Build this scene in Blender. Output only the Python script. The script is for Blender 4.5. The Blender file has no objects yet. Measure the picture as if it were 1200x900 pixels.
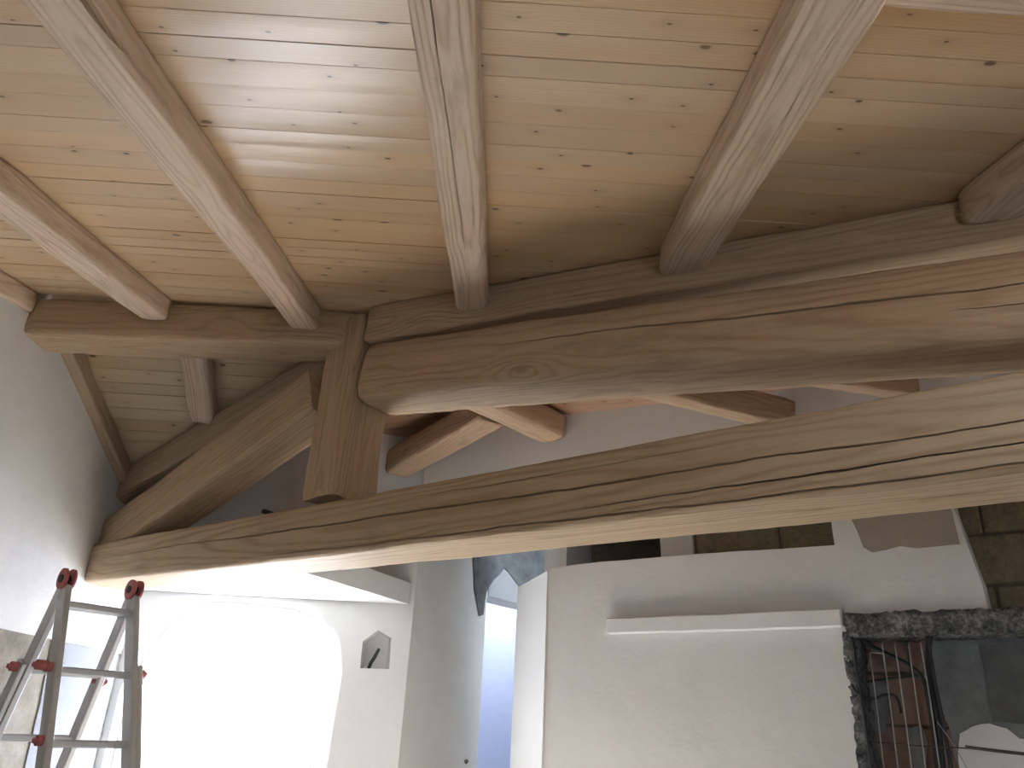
import bpy, bmesh, math, random
from mathutils import Vector, Matrix, noise
from mathutils.geometry import tessellate_polygon

random.seed(7)
S = bpy.context.scene
COL = S.collection
R = math.radians

# ------------------------------------------------------------------ camera
cd = bpy.data.cameras.new('camera'); cam = bpy.data.objects.new('camera', cd); COL.objects.link(cam)
cd.sensor_width = 36.0; cd.lens = 27.0; cd.clip_start = 0.02
p_, r_, y_ = R(24), R(3), R(0.8)
F = Vector((math.sin(y_)*math.cos(p_), math.cos(y_)*math.cos(p_), math.sin(p_)))
R0 = Vector((math.cos(y_), -math.sin(y_), 0)); U0 = R0.cross(F)
RR = R0*math.cos(r_) + U0*math.sin(r_); UU = U0*math.cos(r_) - R0*math.sin(r_)
mw = Matrix((RR, UU, -F)).transposed().to_4x4(); mw.translation = (0, 0, 1.6)
cam.matrix_world = mw
S.camera = cam

# ------------------------------------------------------------------ sky, exposure
S.view_settings.view_transform = 'Standard'; S.view_settings.look = 'None'
S.view_settings.gamma = 1.0; S.view_settings.use_curve_mapping = False
S.view_settings.exposure = 0.84
W = bpy.data.worlds.new('World'); S.world = W; W.use_nodes = True
wt = W.node_tree; wt.nodes.clear()
wo = wt.nodes.new('ShaderNodeOutputWorld'); bg = wt.nodes.new('ShaderNodeBackground')
bg.inputs[0].default_value = (0.77, 0.875, 1.0, 1); bg.inputs[1].default_value = 9.0
wt.links.new(bg.outputs[0], wo.inputs[0])

sun = bpy.data.lights.new('sun', 'SUN'); sun.energy = 38; sun.angle = R(0.6); sun.color = (1.0, 0.97, 0.94)
so = bpy.data.objects.new('sun', sun); COL.objects.link(so)
so.rotation_euler = Vector((0.66, -0.80, -0.58)).to_track_quat('-Z', 'Y').to_euler()

def portal(name, loc, target, sx, sy):
    l = bpy.data.lights.new(name, 'AREA'); l.shape = 'RECTANGLE'; l.size = sx; l.size_y = sy; l.energy = 10
    l.cycles.is_portal = True
    o = bpy.data.objects.new(name, l); COL.objects.link(o); o.location = loc
    d = Vector(target) - Vector(loc)
    o.rotation_euler = d.to_track_quat('-Z', 'Y').to_euler()
    return o
portal('window_portal', (-1.85, 6.62, 1.45), (-1.85, 0, 1.45), 1.9, 2.2)
portal('rear_window_portal', (1.2, -2.22, 1.65), (1.2, 5, 1.65), 0.65, 0.95)
portal('skylight_portal', (1.14, 1.12, 3.30), (1.14, 1.12, 0), 0.75, 0.35)
portal('passage_portal', (0.45, 8.35, 3.72), (0.45, 8.35, 0), 1.15, 0.75)

# ------------------------------------------------------------------ material helpers
def newmat(name):
    m = bpy.data.materials.new(name); m.use_nodes = True
    t = m.node_tree; b = t.nodes['Principled BSDF']
    return m, t, b
def N(t, kind, **kw):
    n = t.nodes.new(kind)
    for k, v in kw.items():
        if k.startswith('i_'):
            n.inputs[int(k[2:]) if k[2:].isdigit() else k[2:]].default_value = v
        else: setattr(n, k, v)
    return n
def mth(t, op, a, b=None, c=None):
    n = t.nodes.new('ShaderNodeMath'); n.operation = op
    for i, v in enumerate((a, b, c)):
        if v is None: continue
        if hasattr(v, 'is_linked') or hasattr(v, 'links'): t.links.new(v, n.inputs[i])
        else: n.inputs[i].default_value = v
    return n.outputs[0]
def mixc(t, f, a, b, mode='MIX'):
    n = t.nodes.new('ShaderNodeMix'); n.data_type = 'RGBA'; n.blend_type = mode
    for s, v in ((n.inputs[0], f), (n.inputs[6], a), (n.inputs[7], b)):
        if hasattr(v, 'links'): t.links.new(v, s)
        else: s.default_value = v if not isinstance(v, tuple) else (v + (1,) if len(v) == 3 else v)
    return n.outputs[2]
def ramp(t, f, stops):
    n = t.nodes.new('ShaderNodeValToRGB'); e = n.color_ramp.elements
    while len(e) < len(stops): e.new(0.5)
    for k, (p, c) in enumerate(stops):
        e[k].position = p; e[k].color = c + (1,) if len(c) == 3 else c
    t.links.new(f, n.inputs[0]); return n.outputs[0]
def objcoord(t, scale=(1, 1, 1), shuffle=True):
    tc = N(t, 'ShaderNodeTexCoord'); v = tc.outputs['Object']
    if shuffle:
        oi = N(t, 'ShaderNodeObjectInfo'); m = N(t, 'ShaderNodeVectorMath', operation='SCALE')
        cmb = N(t, 'ShaderNodeCombineXYZ'); t.links.new(oi.outputs['Random'], cmb.inputs[0])
        if shuffle == 2: t.links.new(oi.outputs['Random'], cmb.inputs[1])
        m.inputs['Scale'].default_value = 37.0
        t.links.new(cmb.outputs[0], m.inputs[0])
        a = N(t, 'ShaderNodeVectorMath', operation='ADD'); t.links.new(v, a.inputs[0]); t.links.new(m.outputs[0], a.inputs[1]); v = a.outputs[0]
    mp = N(t, 'ShaderNodeMapping'); mp.inputs['Scale'].default_value = scale; t.links.new(v, mp.inputs[0])
    return mp.outputs[0], v
def tex(t, v, scale, detail=4, rough=0.55, dist=0.0):
    n = N(t, 'ShaderNodeTexNoise'); n.inputs['Scale'].default_value = scale; n.inputs['Detail'].default_value = detail
    n.inputs['Roughness'].default_value = rough; n.inputs['Distortion'].default_value = dist
    t.links.new(v, n.inputs['Vector']); return n.outputs['Fac']
def mapped(t, v, scale, loc=(0, 0, 0)):
    mp = N(t, 'ShaderNodeMapping'); mp.inputs['Scale'].default_value = scale; mp.inputs['Location'].default_value = loc
    t.links.new(v, mp.inputs[0]); return mp.outputs[0]
def bump(t, b, h, strength, dist):
    n = N(t, 'ShaderNodeBump'); n.inputs['Strength'].default_value = strength; n.inputs['Distance'].default_value = dist
    t.links.new(h, n.inputs['Height']); t.links.new(n.outputs[0], b.inputs['Normal'])

def wood_beam(name, light, mid, dark, ring=0.011, pale=0.35, rough=0.62, grain=0.34):
    """sawn chestnut: growth rings about a pith line running along the beam, knots, soft weathering"""
    m, t, b = newmat(name)
    _, v = objcoord(t)
    kn = N(t, 'ShaderNodeTexVoronoi'); kn.inputs['Scale'].default_value = 1.0
    t.links.new(mapped(t, v, (1.3, 3.4, 3.4)), kn.inputs['Vector'])
    kd = kn.outputs['Distance']
    kx = N(t, 'ShaderNodeSeparateColor'); t.links.new(kn.outputs['Color'], kx.inputs[0])
    has = mth(t, 'GREATER_THAN', kx.outputs[0], 0.62)
    swirl = mth(t, 'MULTIPLY', mth(t, 'POWER', mth(t, 'MAXIMUM', mth(t, 'SUBTRACT', 1.0, mth(t, 'MULTIPLY', kd, 2.2)), 0.0), 2.0), has)
    sp = N(t, 'ShaderNodeSeparateXYZ'); t.links.new(v, sp.inputs[0])
    lo = tex(t, mapped(t, v, (0.55, 2.2, 2.2)), 1.0, 3, 0.5)
    lo2 = tex(t, mapped(t, v, (0.35, 1.2, 1.2), (5, 3, 1)), 1.0, 2, 0.5)
    yy = mth(t, 'ADD', sp.outputs[1], mth(t, 'MULTIPLY', mth(t, 'SUBTRACT', lo2, 0.5), 0.13))
    zz = mth(t, 'ADD', sp.outputs[2], mth(t, 'MULTIPLY', mth(t, 'SUBTRACT', lo, 0.5), 0.11))
    rr = mth(t, 'SQRT', mth(t, 'ADD', mth(t, 'MULTIPLY', yy, yy), mth(t, 'MULTIPLY', zz, zz)))
    rr = mth(t, 'ADD', rr, mth(t, 'MULTIPLY', swirl, 0.045))
    ph = mth(t, 'MULTIPLY', rr, 6.2832/ring)
    s1 = mth(t, 'MULTIPLY_ADD', mth(t, 'SINE', ph), 0.5, 0.5)
    s1 = mth(t, 'POWER', s1, 3.0)
    fib = tex(t, mapped(t, v, (2.6, 80, 80)), 1.0, 3, 0.6)
    patch = tex(t, mapped(t, v, (0.9, 3.5, 3.5), (9, 2, 4)), 1.0, 4, 0.6)
    ramt = ramp(t, patch, [(0.36, (0.3,)*3), (0.64, (1, 1, 1))])
    g = mth(t, 'MULTIPLY', s1, mth(t, 'MULTIPLY_ADD', ramt, grain, 0.06))
    g = mth(t, 'ADD', g, mth(t, 'MULTIPLY', mth(t, 'SUBTRACT', fib, 0.46), 0.72))
    c = ramp(t, g, [(0.0, light), (0.42, mid), (0.95, dark)])
    # bleached sapwood patches
    pal = tex(t, mapped(t, v, (0.7, 2.6, 2.6), (1, 7, 3)), 1.0, 5, 0.6)
    pf = ramp(t, pal, [(0.45, (0, 0, 0)), (0.7, (pale,)*3)])
    c = mixc(t, pf, c, (min(1, light[0]*1.12), min(1, light[1]*1.13), min(1, light[2]*1.16)))
    # dull grey handling marks
    gr = tex(t, mapped(t, v, (2.2, 9, 9), (4, 4, 4)), 1.0, 5, 0.65)
    c = mixc(t, ramp(t, gr, [(0.56, (0, 0, 0)), (0.74, (0.48,)*3)]), c, (0.22, 0.17, 0.115))
    core = mth(t, 'MULTIPLY', mth(t, 'MAXIMUM', mth(t, 'SUBTRACT', 1.0, mth(t, 'MULTIPLY', kd, 11.0)), 0.0), has)
    c = mixc(t, mth(t, 'MULTIPLY', core, 0.75), c, (0.12, 0.06, 0.025))
    oi = N(t, 'ShaderNodeObjectInfo')
    hv = N(t, 'ShaderNodeHueSaturation'); hv.inputs['Saturation'].default_value = 1.0
    t.links.new(mth(t, 'MULTIPLY_ADD', oi.outputs['Random'], 0.16, 0.92), hv.inputs['Value'])
    t.links.new(c, hv.inputs['Color']); t.links.new(hv.outputs[0], b.inputs['Base Color'])
    b.inputs['Roughness'].default_value = rough
    b.inputs['Specular IOR Level'].default_value = 0.35
    rl = mth(t, 'ADD', tex(t, mapped(t, v, (5, 20, 20)), 1.0, 4, 0.6), mth(t, 'MULTIPLY', fib, 0.5))
    bump(t, b, mth(t, 'ADD', mth(t, 'MULTIPLY', rl, 1.0), mth(t, 'MULTIPLY', s1, 0.2)), 0.85, 0.009)
    return m

def wood_plank(name, light, mid, dark, rough=0.31):
    m, t, b = newmat(name)
    _, v = objcoord(t, shuffle=2)
    kn = N(t, 'ShaderNodeTexVoronoi', voronoi_dimensions='2D'); kn.inputs['Scale'].default_value = 1.0
    t.links.new(mapped(t, v, (3.8, 7.0, 1.0)), kn.inputs['Vector'])
    kd = kn.outputs['Distance']
    kc = N(t, 'ShaderNodeSeparateColor'); t.links.new(kn.outputs['Color'], kc.inputs[0])
    has = mth(t, 'GREATER_THAN', kc.outputs[0], 0.32)
    ksz = mth(t, 'MULTIPLY_ADD', mth(t, 'POWER', kc.outputs[1], 3.0), 0.075, 0.030)
    core = mth(t, 'MULTIPLY', mth(t, 'MINIMUM', mth(t, 'MULTIPLY', mth(t, 'MAXIMUM', mth(t, 'SUBTRACT', 1.0, mth(t, 'DIVIDE', kd, ksz)), 0.0), 2.6), 1.0), has)
    halo = mth(t, 'MULTIPLY', mth(t, 'POWER', mth(t, 'MAXIMUM', mth(t, 'SUBTRACT', 1.0, mth(t, 'MULTIPLY', kd, 3.6)), 0.0), 2.0), has)
    sp = N(t, 'ShaderNodeSeparateXYZ'); t.links.new(v, sp.inputs[0])
    lo = tex(t, mapped(t, v, (0.8, 5, 5)), 1.0, 3, 0.5)
    oi = N(t, 'ShaderNodeObjectInfo')
    rr = mth(t, 'ADD', sp.outputs[1], mth(t, 'MULTIPLY', lo, 0.10))
    rr = mth(t, 'ADD', rr, mth(t, 'MULTIPLY', halo, 0.012))
    s1 = mth(t, 'POWER', mth(t, 'MULTIPLY_ADD', mth(t, 'SINE', mth(t, 'MULTIPLY', rr, 620.0)), 0.5, 0.5), 1.6)
    fib = tex(t, mapped(t, v, (2.2, 90, 20)), 1.0, 3, 0.6)
    g = mth(t, 'ADD', mth(t, 'MULTIPLY', s1, 0.28), mth(t, 'MULTIPLY', fib, 0.45))
    c = ramp(t, g, [(0.1, light), (0.55, mid), (0.95, dark)])
    c = mixc(t, mth(t, 'MULTIPLY', halo, 0.35), c, (dark[0]*0.8, dark[1]*0.7, dark[2]*0.6))
    c = mixc(t, mth(t, 'MULTIPLY', core, 0.88), c, (0.10, 0.045, 0.018))
    red = tex(t, mapped(t, v, (0.5, 7, 7), (3, 1, 1)), 1.0, 3, 0.5)
    c = mixc(t, ramp(t, red, [(0.5, (0, 0, 0)), (0.72, (0.3,)*3)]), c, (mid[0]*0.98, mid[1]*0.78, mid[2]*0.62))
    hv = N(t, 'ShaderNodeHueSaturation')
    t.links.new(mth(t, 'MULTIPLY_ADD', mth(t, 'FRACT', mth(t, 'MULTIPLY', oi.outputs['Random'], 7.31)), 0.13, 0.90), hv.inputs['Value'])
    t.links.new(mth(t, 'MULTIPLY_ADD', oi.outputs['Random'], -0.2, 1.08), hv.inputs['Saturation'])
    t.links.new(c, hv.inputs['Color']); t.links.new(hv.outputs[0], b.inputs['Base Color'])
    b.inputs['Roughness'].default_value = rough
    b.inputs['Specular IOR Level'].default_value = 0.8
    w1 = tex(t, mapped(t, v, (2.6, 16, 1)), 1.0, 2, 0.5)
    bump(t, b, mth(t, 'ADD', w1, mth(t, 'MULTIPLY', fib, 0.08)), 0.20, 0.006)
    return m

def plaster(name, base, stain, amount=0.35, rough=0.9, scale=1.0):
    m, t, b = newmat(name)
    _, v = objcoord(t, shuffle=False)
    a = tex(t, v, 1.3*scale, 6, 0.6, 0.6); f = tex(t, v, 9*scale, 5, 0.65)
    k = ramp(t, mth(t, 'ADD', mth(t, 'MULTIPLY', a, 0.75), mth(t, 'MULTIPLY', f, 0.25)), [(0.42, (0, 0, 0)), (0.66, (amount,)*3)])
    t.links.new(mixc(t, k, base, stain), b.inputs['Base Color'])
    b.inputs['Roughness'].default_value = rough; b.inputs['Specular IOR Level'].default_value = 0.2
    h = mth(t, 'ADD', tex(t, v, 5, 4, 0.5), mth(t, 'MULTIPLY', tex(t, v, 60, 3, 0.6), 0.12))
    bump(t, b, h, 0.35, 0.02)
    return m
def gritty(name, c0, c1, c2, scale=18, bs=0.8, bd=0.012, rough=0.95):
    m, t, b = newmat(name)
    _, v = objcoord(t)
    a = tex(t, v, scale, 6, 0.7); q = tex(t, v, scale*0.18, 4, 0.6)
    g = mth(t, 'ADD', mth(t, 'MULTIPLY', a, 0.6), mth(t, 'MULTIPLY', q, 0.4))
    t.links.new(ramp(t, g, [(0.36, c0), (0.5, c1), (0.66, c2)]), b.inputs['Base Color'])
    b.inputs['Roughness'].default_value = rough; b.inputs['Specular IOR Level'].default_value = 0.15
    bump(t, b, a, bs, bd)
    return m
def plainmat(name, c, rough=0.5, metal=0.0, var=0.08):
    m, t, b = newmat(name)
    _, v = objcoord(t)
    f = tex(t, v, 25, 4, 0.6)
    t.links.new(mixc(t, mth(t, 'MULTIPLY', f, 1.0), tuple(x*(1-var*2) for x in c), tuple(min(1, x*(1+var)) for x in c)), b.inputs['Base Color'])
    b.inputs['Roughness'].default_value = rough; b.inputs['Metallic'].default_value = metal
    return m

M_TIE = wood_beam('chestnut_golden', (0.50, 0.375, 0.245), (0.39, 0.27, 0.16), (0.18, 0.105, 0.055), 0.017, 0.3, grain=0.42)
M_BEAM = wood_beam('chestnut_brown', (0.50, 0.36, 0.23), (0.40, 0.27, 0.16), (0.22, 0.13, 0.065), 0.013, 0.35)
M_RAFT = wood_beam('chestnut_pale', (0.70, 0.545, 0.41), (0.58, 0.42, 0.295), (0.30, 0.185, 0.11), 0.012, 0.6, grain=0.5)
M_DARKB = wood_beam('chestnut_dull', (0.44, 0.33, 0.22), (0.36, 0.255, 0.16), (0.22, 0.14, 0.08), 0.013, 0.3)
M_RED = wood_beam('reddish_beam', (0.52, 0.37, 0.25), (0.43, 0.285, 0.185), (0.27, 0.155, 0.09), 0.013, 0.3)
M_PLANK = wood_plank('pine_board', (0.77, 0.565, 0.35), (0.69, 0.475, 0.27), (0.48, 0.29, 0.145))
M_PLANKD = wood_plank('shaded_pine_board', (0.58, 0.44, 0.28), (0.50, 0.365, 0.215), (0.34, 0.215, 0.11), 0.4)  # darker copy of pine_board, dimness of the back slope put into its colour
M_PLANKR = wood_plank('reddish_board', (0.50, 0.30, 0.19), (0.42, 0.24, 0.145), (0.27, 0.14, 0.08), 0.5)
M_DECK = plainmat('roof_felt', (0.05, 0.04, 0.035), 0.9)
M_PLA = plaster('lime_plaster', (0.78, 0.765, 0.73), (0.62, 0.60, 0.56), 0.5)
M_PLAW = plaster('white_plaster', (0.82, 0.82, 0.81), (0.70, 0.70, 0.69), 0.35)
M_PLAT = plaster('warm_plaster', (0.73, 0.72, 0.70), (0.64, 0.62, 0.59), 0.45)
M_FRESH = plaster('damp_plaster', (0.36, 0.32, 0.26), (0.30, 0.26, 0.21), 0.4)
M_BLOCK = gritty('tan_block', (0.16, 0.13, 0.085), (0.23, 0.19, 0.125), (0.30, 0.255, 0.175), 40)
M_MORT = gritty('mortar', (0.10, 0.08, 0.055), (0.15, 0.12, 0.085), (0.2, 0.165, 0.12), 30)
M_CEM = gritty('cement_render', (0.16, 0.165, 0.17), (0.22, 0.23, 0.235), (0.30, 0.31, 0.315), 9, 0.5, 0.008)
M_CONC = gritty('rough_concrete', (0.03, 0.032, 0.033), (0.19, 0.195, 0.195), (0.56, 0.56, 0.55), 55, 1.0, 0.03)
M_BRICK = gritty('hollow_brick', (0.20, 0.135, 0.115), (0.29, 0.19, 0.155), (0.36, 0.25, 0.21), 14, 0.6, 0.006)
M_RAW = gritty('raw_wall', (0.20, 0.175, 0.14), (0.31, 0.275, 0.22), (0.40, 0.36, 0.30), 7, 0.8, 0.02)
M_WHITE = plainmat('white_paint', (0.82, 0.82, 0.81), 0.6, 0, 0.03)
M_ALU = plainmat('aluminium', (0.66, 0.67, 0.68), 0.45, 0.35)
M_PRED = plainmat('red_plastic', (0.62, 0.19, 0.18), 0.55)
M_STEEL = plainmat('bare_steel', (0.42, 0.41, 0.38), 0.5, 0.6)
M_RUST = plainmat('rusty_steel', (0.10, 0.075, 0.06), 0.7, 0.4)
M_CABLE = plainmat('black_cable', (0.018, 0.02, 0.022), 0.5)
M_GREY = plainmat('grey_paint', (0.30, 0.32, 0.31), 0.6)
M_FLOOR = gritty('screed_floor', (0.45, 0.425, 0.39), (0.53, 0.505, 0.47), (0.59, 0.57, 0.54), 8, 0.4, 0.006)
M_BLUE = plaster('sky_tinted_plaster', (0.62, 0.68, 0.86), (0.54, 0.60, 0.82), 0.4)  # white plaster with the blue of the sky light mixed into its colour

# ------------------------------------------------------------------ object helpers
def link(name, me, mat, parent=None):
    o = bpy.data.objects.new(name, me); COL.objects.link(o)
    for m in (mat if isinstance(mat, (list, tuple)) else [mat]): me.materials.append(m)
    if parent is not None: adopt(o, parent)
    return o
ROOTM = {}
def adopt(o, parent):
    o.parent = parent
    o.matrix_parent_inverse = parent_matrix(parent).inverted()
def parent_matrix(p):
    m = ROOTM.get(p.name)
    return m if m is not None else Matrix.Identity(4)
def setm(o, m):
    """world matrix of an unparented object or one adopted afterwards"""
    o.matrix_basis = m; ROOTM[o.name] = m.copy()
def tag(o, label=None, cat=None, group=None, kind=None):
    for k, v in (('label', label), ('category', cat), ('group', group), ('kind', kind)):
        if v: o[k] = v
    return o
def empty(name, loc, label=None, cat=None, group=None, kind=None):
    o = bpy.data.objects.new(name, None); COL.objects.link(o); o.empty_display_size = 0.05
    setm(o, Matrix.Translation(Vector(loc)))
    return tag(o, label, cat, group, kind)
def bm_done(bm, name, mat, parent=None, smooth=False, M=None):
    me = bpy.data.meshes.new(name); bm.to_mesh(me); bm.free()
    if smooth: me.polygons.foreach_set('use_smooth', [True]*len(me.polygons))
    o = link(name, me, mat)
    if M is not None: setm(o, M)
    if parent is not None: adopt(o, parent)
    return o
def frame(origin, x, z):
    x = Vector(x).normalized(); z = Vector(z); z = (z - x*z.dot(x)).normalized(); y = z.cross(x)
    m = Matrix((x, y, z)).transposed().to_4x4(); m.translation = origin
    return m
# ---- beams ---------------------------------------------------------------
def timber(name, label, P0, P1, w, h, mat, cat='beam', group=None, up=(0, 0, 1), e=6.0, w1=None, h1=None,
           bow=0.0, rough=0.006, cracks=(), seed=0, seg=0.045, nper=44, wane=0.25, clampf=None, endround=0.012, checks=0):
    """one hewn timber. local X runs along it; around: t 0..1 the +Y face from bottom to top, 1..2 top, 2..3 -Y face, 3..4 underside.
    cracks: (t_start, t_end, s_start, s_end, width, depth) shakes cut into the mesh"""
    P0 = Vector(P0); P1 = Vector(P1); L = (P1-P0).length
    M = frame((P0+P1)/2, P1-P0, up)
    w1 = w if w1 is None else w1; h1 = h if h1 is None else h1
    rnd = random.Random(seed+101); off = Vector((rnd.random()*50, rnd.random()*50, rnd.random()*50))
    nx = max(6, int(L/seg))
    cr = sorted(cracks, key=lambda c: (c[0]+c[1])/2)
    K = len(cr)
    tm = [(c[0]+c[1])/2 for c in cr]
    spans = []
    for k in range(K):
        nxt = tm[k+1] if k+1 < K else tm[0]+4
        spans.append(max(1, int(round(nper*(nxt-tm[k])/4))))
    rings = []
    bm = bmesh.new()
    def sect(t, s):
        t %= 4.0; k = int(t); f = t-k
        q = ((1, -1+2*f), (1-2*f, 1), (-1, 1-2*f), (-1+2*f, -1))[k]
        ee = e*(1+wane*noise.noise(Vector((s*2.3, k*1.7, seed))))
        ee = max(2.2, ee)
        r = (abs(q[0])**ee+abs(q[1])**ee)**(-1/ee)
        return q[0]*r, q[1]*r
    faces_flat = []
    for i in range(nx+1):
        s = i/nx; x = (s-0.5)*L
        ww = w+(w1-w)*s; hh = h+(h1-h)*s
        shrink = 1.0
        de = min(s, 1-s)*L
        if de < endround*2 and endround > 0: shrink = 1-endround*0.8/max(w, h)*(1-de/(endround*2))
        pts = []
        if K == 0:
            for j in range(nper): pts.append((4*j/nper, 0.0))
        else:
            cc = []
            for c in cr:
                u = (s-c[2])/(c[3]-c[2]); act = 0 if (u <= 0 or u >= 1) else math.sin(math.pi*u)**0.6
                tt = c[0]+(c[1]-c[0])*min(1, max(0, u)) + 0.035*noise.noise(Vector((x*2.2, c[0]*3, seed+9.0))) + 0.012*noise.noise(Vector((x*11, c[0]*3, seed+4.0)))
                side = h if (int(tt % 4) in (0, 2)) else w
                jit = 0.65+0.7*abs(noise.noise(Vector((x*5, 3.3, seed+c[0]))))
                cc.append((tt, max(0.0002, c[4]*act*jit)/side, c[5]*act))
            for k in range(K):
                tt, dt, dep = cc[k]
                pts += [(tt-dt, 0.0), (tt, dep), (tt+dt, 0.0)]
                t2 = cc[(k+1) % K]; tn = t2[0]-t2[1]+(4 if k+1 == K else 0)
                n = spans[k]; ta = tt+dt
                for j in range(1, n): pts.append((ta+(tn-ta)*j/n, 0.0))
        ring = []
        for (t, dep) in pts:
            a, b = sect(t, s)
            y = a*ww/2; z = b*hh/2
            p = Vector((x, y, z))
            q = Vector((x*1.6, y*4.5, z*4.5))+off
            d = rough*(noise.noise(q)*1.3+0.5*noise.noise(q*3.1)+0.3*noise.noise(q*8))
            rad = Vector((0, a, b)); rl = rad.length or 1
            sc = 1+d/(0.5*min(ww, hh))
            y2, z2 = y*sc*shrink, z*sc*shrink
            if dep:
                rr = math.hypot(y2, z2) or 1; k2 = max(0.2, 1-dep/rr); y2 *= k2; z2 *= k2
            y2 += bow*math.sin(math.pi*s)
            xx = x
            if i in (0, nx): xx += 0.012*noise.noise(Vector((y*9, z*9, seed+i)))
            ring.append(bm.verts.new((xx, y2, z2)))
        rings.append(ring)
    n = len(rings[0])
    crack_cols = set(); c0 = 0
    for k in range(K):
        crack_cols.update((c0, c0+1)); c0 += 3+spans[k]-1
    for i in range(nx):
        for j in range(n):
            f = bm.faces.new((rings[i][j], rings[i+1][j], rings[i+1][(j+1) % n], rings[i][(j+1) % n]))
            f.smooth = j not in crack_cols
            if j in crack_cols or (j-1) % n in crack_cols:
                ed = bm.edges.get((rings[i][j], rings[i+1][j]))
                if ed: ed.smooth = False
    for ring, rev in ((rings[0], False), (rings[-1], True)):
        c = Vector((0, 0, 0))
        for v in ring: c += v.co
        cv = bm.verts.new(c/n)
        for j in range(n):
            a, b = ring[j], ring[(j+1) % n]
            bm.faces.new((a, b, cv) if not rev else (b, a, cv))
    if clampf:
        Mi = M.inverted()
        for v in bm.verts: v.co = Mi @ clampf(M @ v.co)
    bmesh.ops.recalc_face_normals(bm, faces=bm.faces)
    o = bm_done(bm, name, mat, M=M)
    return tag(o, label, cat, group)

# ---- flat pieces with outlines --------------------------------------------
def plate(name, loop, z0, z1, M, mat, parent=None, holes=(), holes_back=None, ripple=0.0, sub=0.0, seed=0):
    """solid sheet with an outline in the local XY plane from z0 to z1, holes may splay"""
    def dens(lp):
        if not sub: return [Vector((a, b)) for a, b in lp]
        out = []
        for i in range(len(lp)):
            a = Vector(lp[i]); b = Vector(lp[(i+1) % len(lp)]); k = max(1, int((b-a).length/sub))
            for q in range(k):
                v = a.lerp(b, q/k); nn = noise.noise_vector(Vector((v.x*6, v.y*6, seed+1.5)))
                n2 = noise.noise_vector(Vector((v.x*22, v.y*22, seed+7.5)))
                out.append(v+Vector((nn.x, nn.y))*ripple+Vector((n2.x, n2.y))*ripple*0.5)
        return out
    lo = dens(loop); hs = [dens(h) for h in holes]; hb = [dens(h) for h in (holes_back or holes)]
    bm = bmesh.new()
    allv = []
    for z, hh in ((z0, hs), (z1, hb)):
        loops = [lo]+hh
        vs = [[bm.verts.new((p.x, p.y, z)) for p in l] for l in loops]
        flat = [v for l in vs for v in l]
        for tri in tessellate_polygon([[Vector((p.x, p.y, 0)) for p in l] for l in loops]):
            try: bm.faces.new([flat[i] for i in tri])
            except ValueError: pass
        allv.append(vs)
    for a, b in zip(allv[0], allv[1]):
        for i in range(len(a)):
            j = (i+1) % len(a)
            try: bm.faces.new((a[i], a[j], b[j], b[i]))
            except ValueError: pass
    bmesh.ops.recalc_face_normals(bm, faces=bm.faces)
    return bm_done(bm, name, mat, parent, M=M)
def box_bm(bm, lo, hi, bev=0.0, M=None):
    r = bmesh.ops.create_cube(bm, size=1.0)
    vs = r['verts']
    for v in vs:
        v.co = Vector([(lo[k]+hi[k])/2+(hi[k]-lo[k])*v.co[k] for k in range(3)])
    if bev:
        es = list({e for v in vs for e in v.link_edges})
        rb = bmesh.ops.bevel(bm, geom=es, offset=bev, segments=1, affect='EDGES', profile=0.5)
        vs = list({v for f in rb['faces'] for v in f.verts} | {v for v in vs if v.is_valid})
    if M is not None:
        for v in vs: v.co = M @ v.co
    return vs
def bar_bm(bm, a, b, r, n=8, sq=None, up=(0, 0, 1), bev=0.0):
    a = Vector(a); b = Vector(b); d = b-a
    z = Vector(up)
    if abs(d.normalized().dot(z)) > 0.98: z = Vector((0, 1, 0))
    M = frame((a+b)/2, d, z)
    if sq: box_bm(bm, (-d.length/2, -sq[0]/2, -sq[1]/2), (d.length/2, sq[0]/2, sq[1]/2), bev, M)
    else:
        rr = []
        for x in (-d.length/2, d.length/2):
            rr.append([bm.verts.new(M @ Vector((x, r*math.cos(2*math.pi*k/n), r*math.sin(2*math.pi*k/n)))) for k in range(n)])
        for k in range(n): bm.faces.new((rr[0][k], rr[0][(k+1) % n], rr[1][(k+1) % n], rr[1][k])).smooth = True
        bm.faces.new(rr[0][::-1]); bm.faces.new(rr[1])
def tube_bm(bm, pts, r, n=8):
    # smooth path through points
    P = [Vector(p) for p in pts]; path = []
    for i in range(len(P)-1):
        p0 = P[max(0, i-1)]; p1 = P[i]; p2 = P[i+1]; p3 = P[min(len(P)-1, i+2)]
        for k in range(6):
            t = k/6
            path.append(0.5*((2*p1)+(p2-p0)*t+(2*p0-5*p1+4*p2-p3)*t*t+(3*p1-p0-3*p2+p3)*t**3))
    path.append(P[-1]); rings = []
    for i, p in enumerate(path):
        d = (path[min(i+1, len(path)-1)]-path[max(0, i-1)]).normalized()
        a = Vector((0.31, 0.9, 0.27)).cross(d).normalized(); b = d.cross(a)
        rings.append([bm.verts.new(p+a*r*math.cos(2*math.pi*k/n)+b*r*math.sin(2*math.pi*k/n)) for k in range(n)])
    for i in range(len(rings)-1):
        for k in range(n): bm.faces.new((rings[i][k], rings[i][(k+1) % n], rings[i+1][(k+1) % n], rings[i+1][k])).smooth = True
    bm.faces.new(rings[0][::-1]); bm.faces.new(rings[-1])

# common directions: u runs along the truss (to the far left), n across it (away to the right)
u = Vector((-0.782, 0.6233, 0)); n_ = Vector((0.6233, 0.782, 0)); Zv = Vector((0, 0, 1))
def un(a, c, z=0.0): return u*a + n_*c + Vector((0, 0, z))
def uframe(c, z=0.0):
    """local X towards the right along the partition, local Y up, local Z towards the camera"""
    return frame(n_*c+Vector((0, 0, z)), -u, -n_)
# with uframe: world = -u*x + z*y - n*depth

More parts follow.
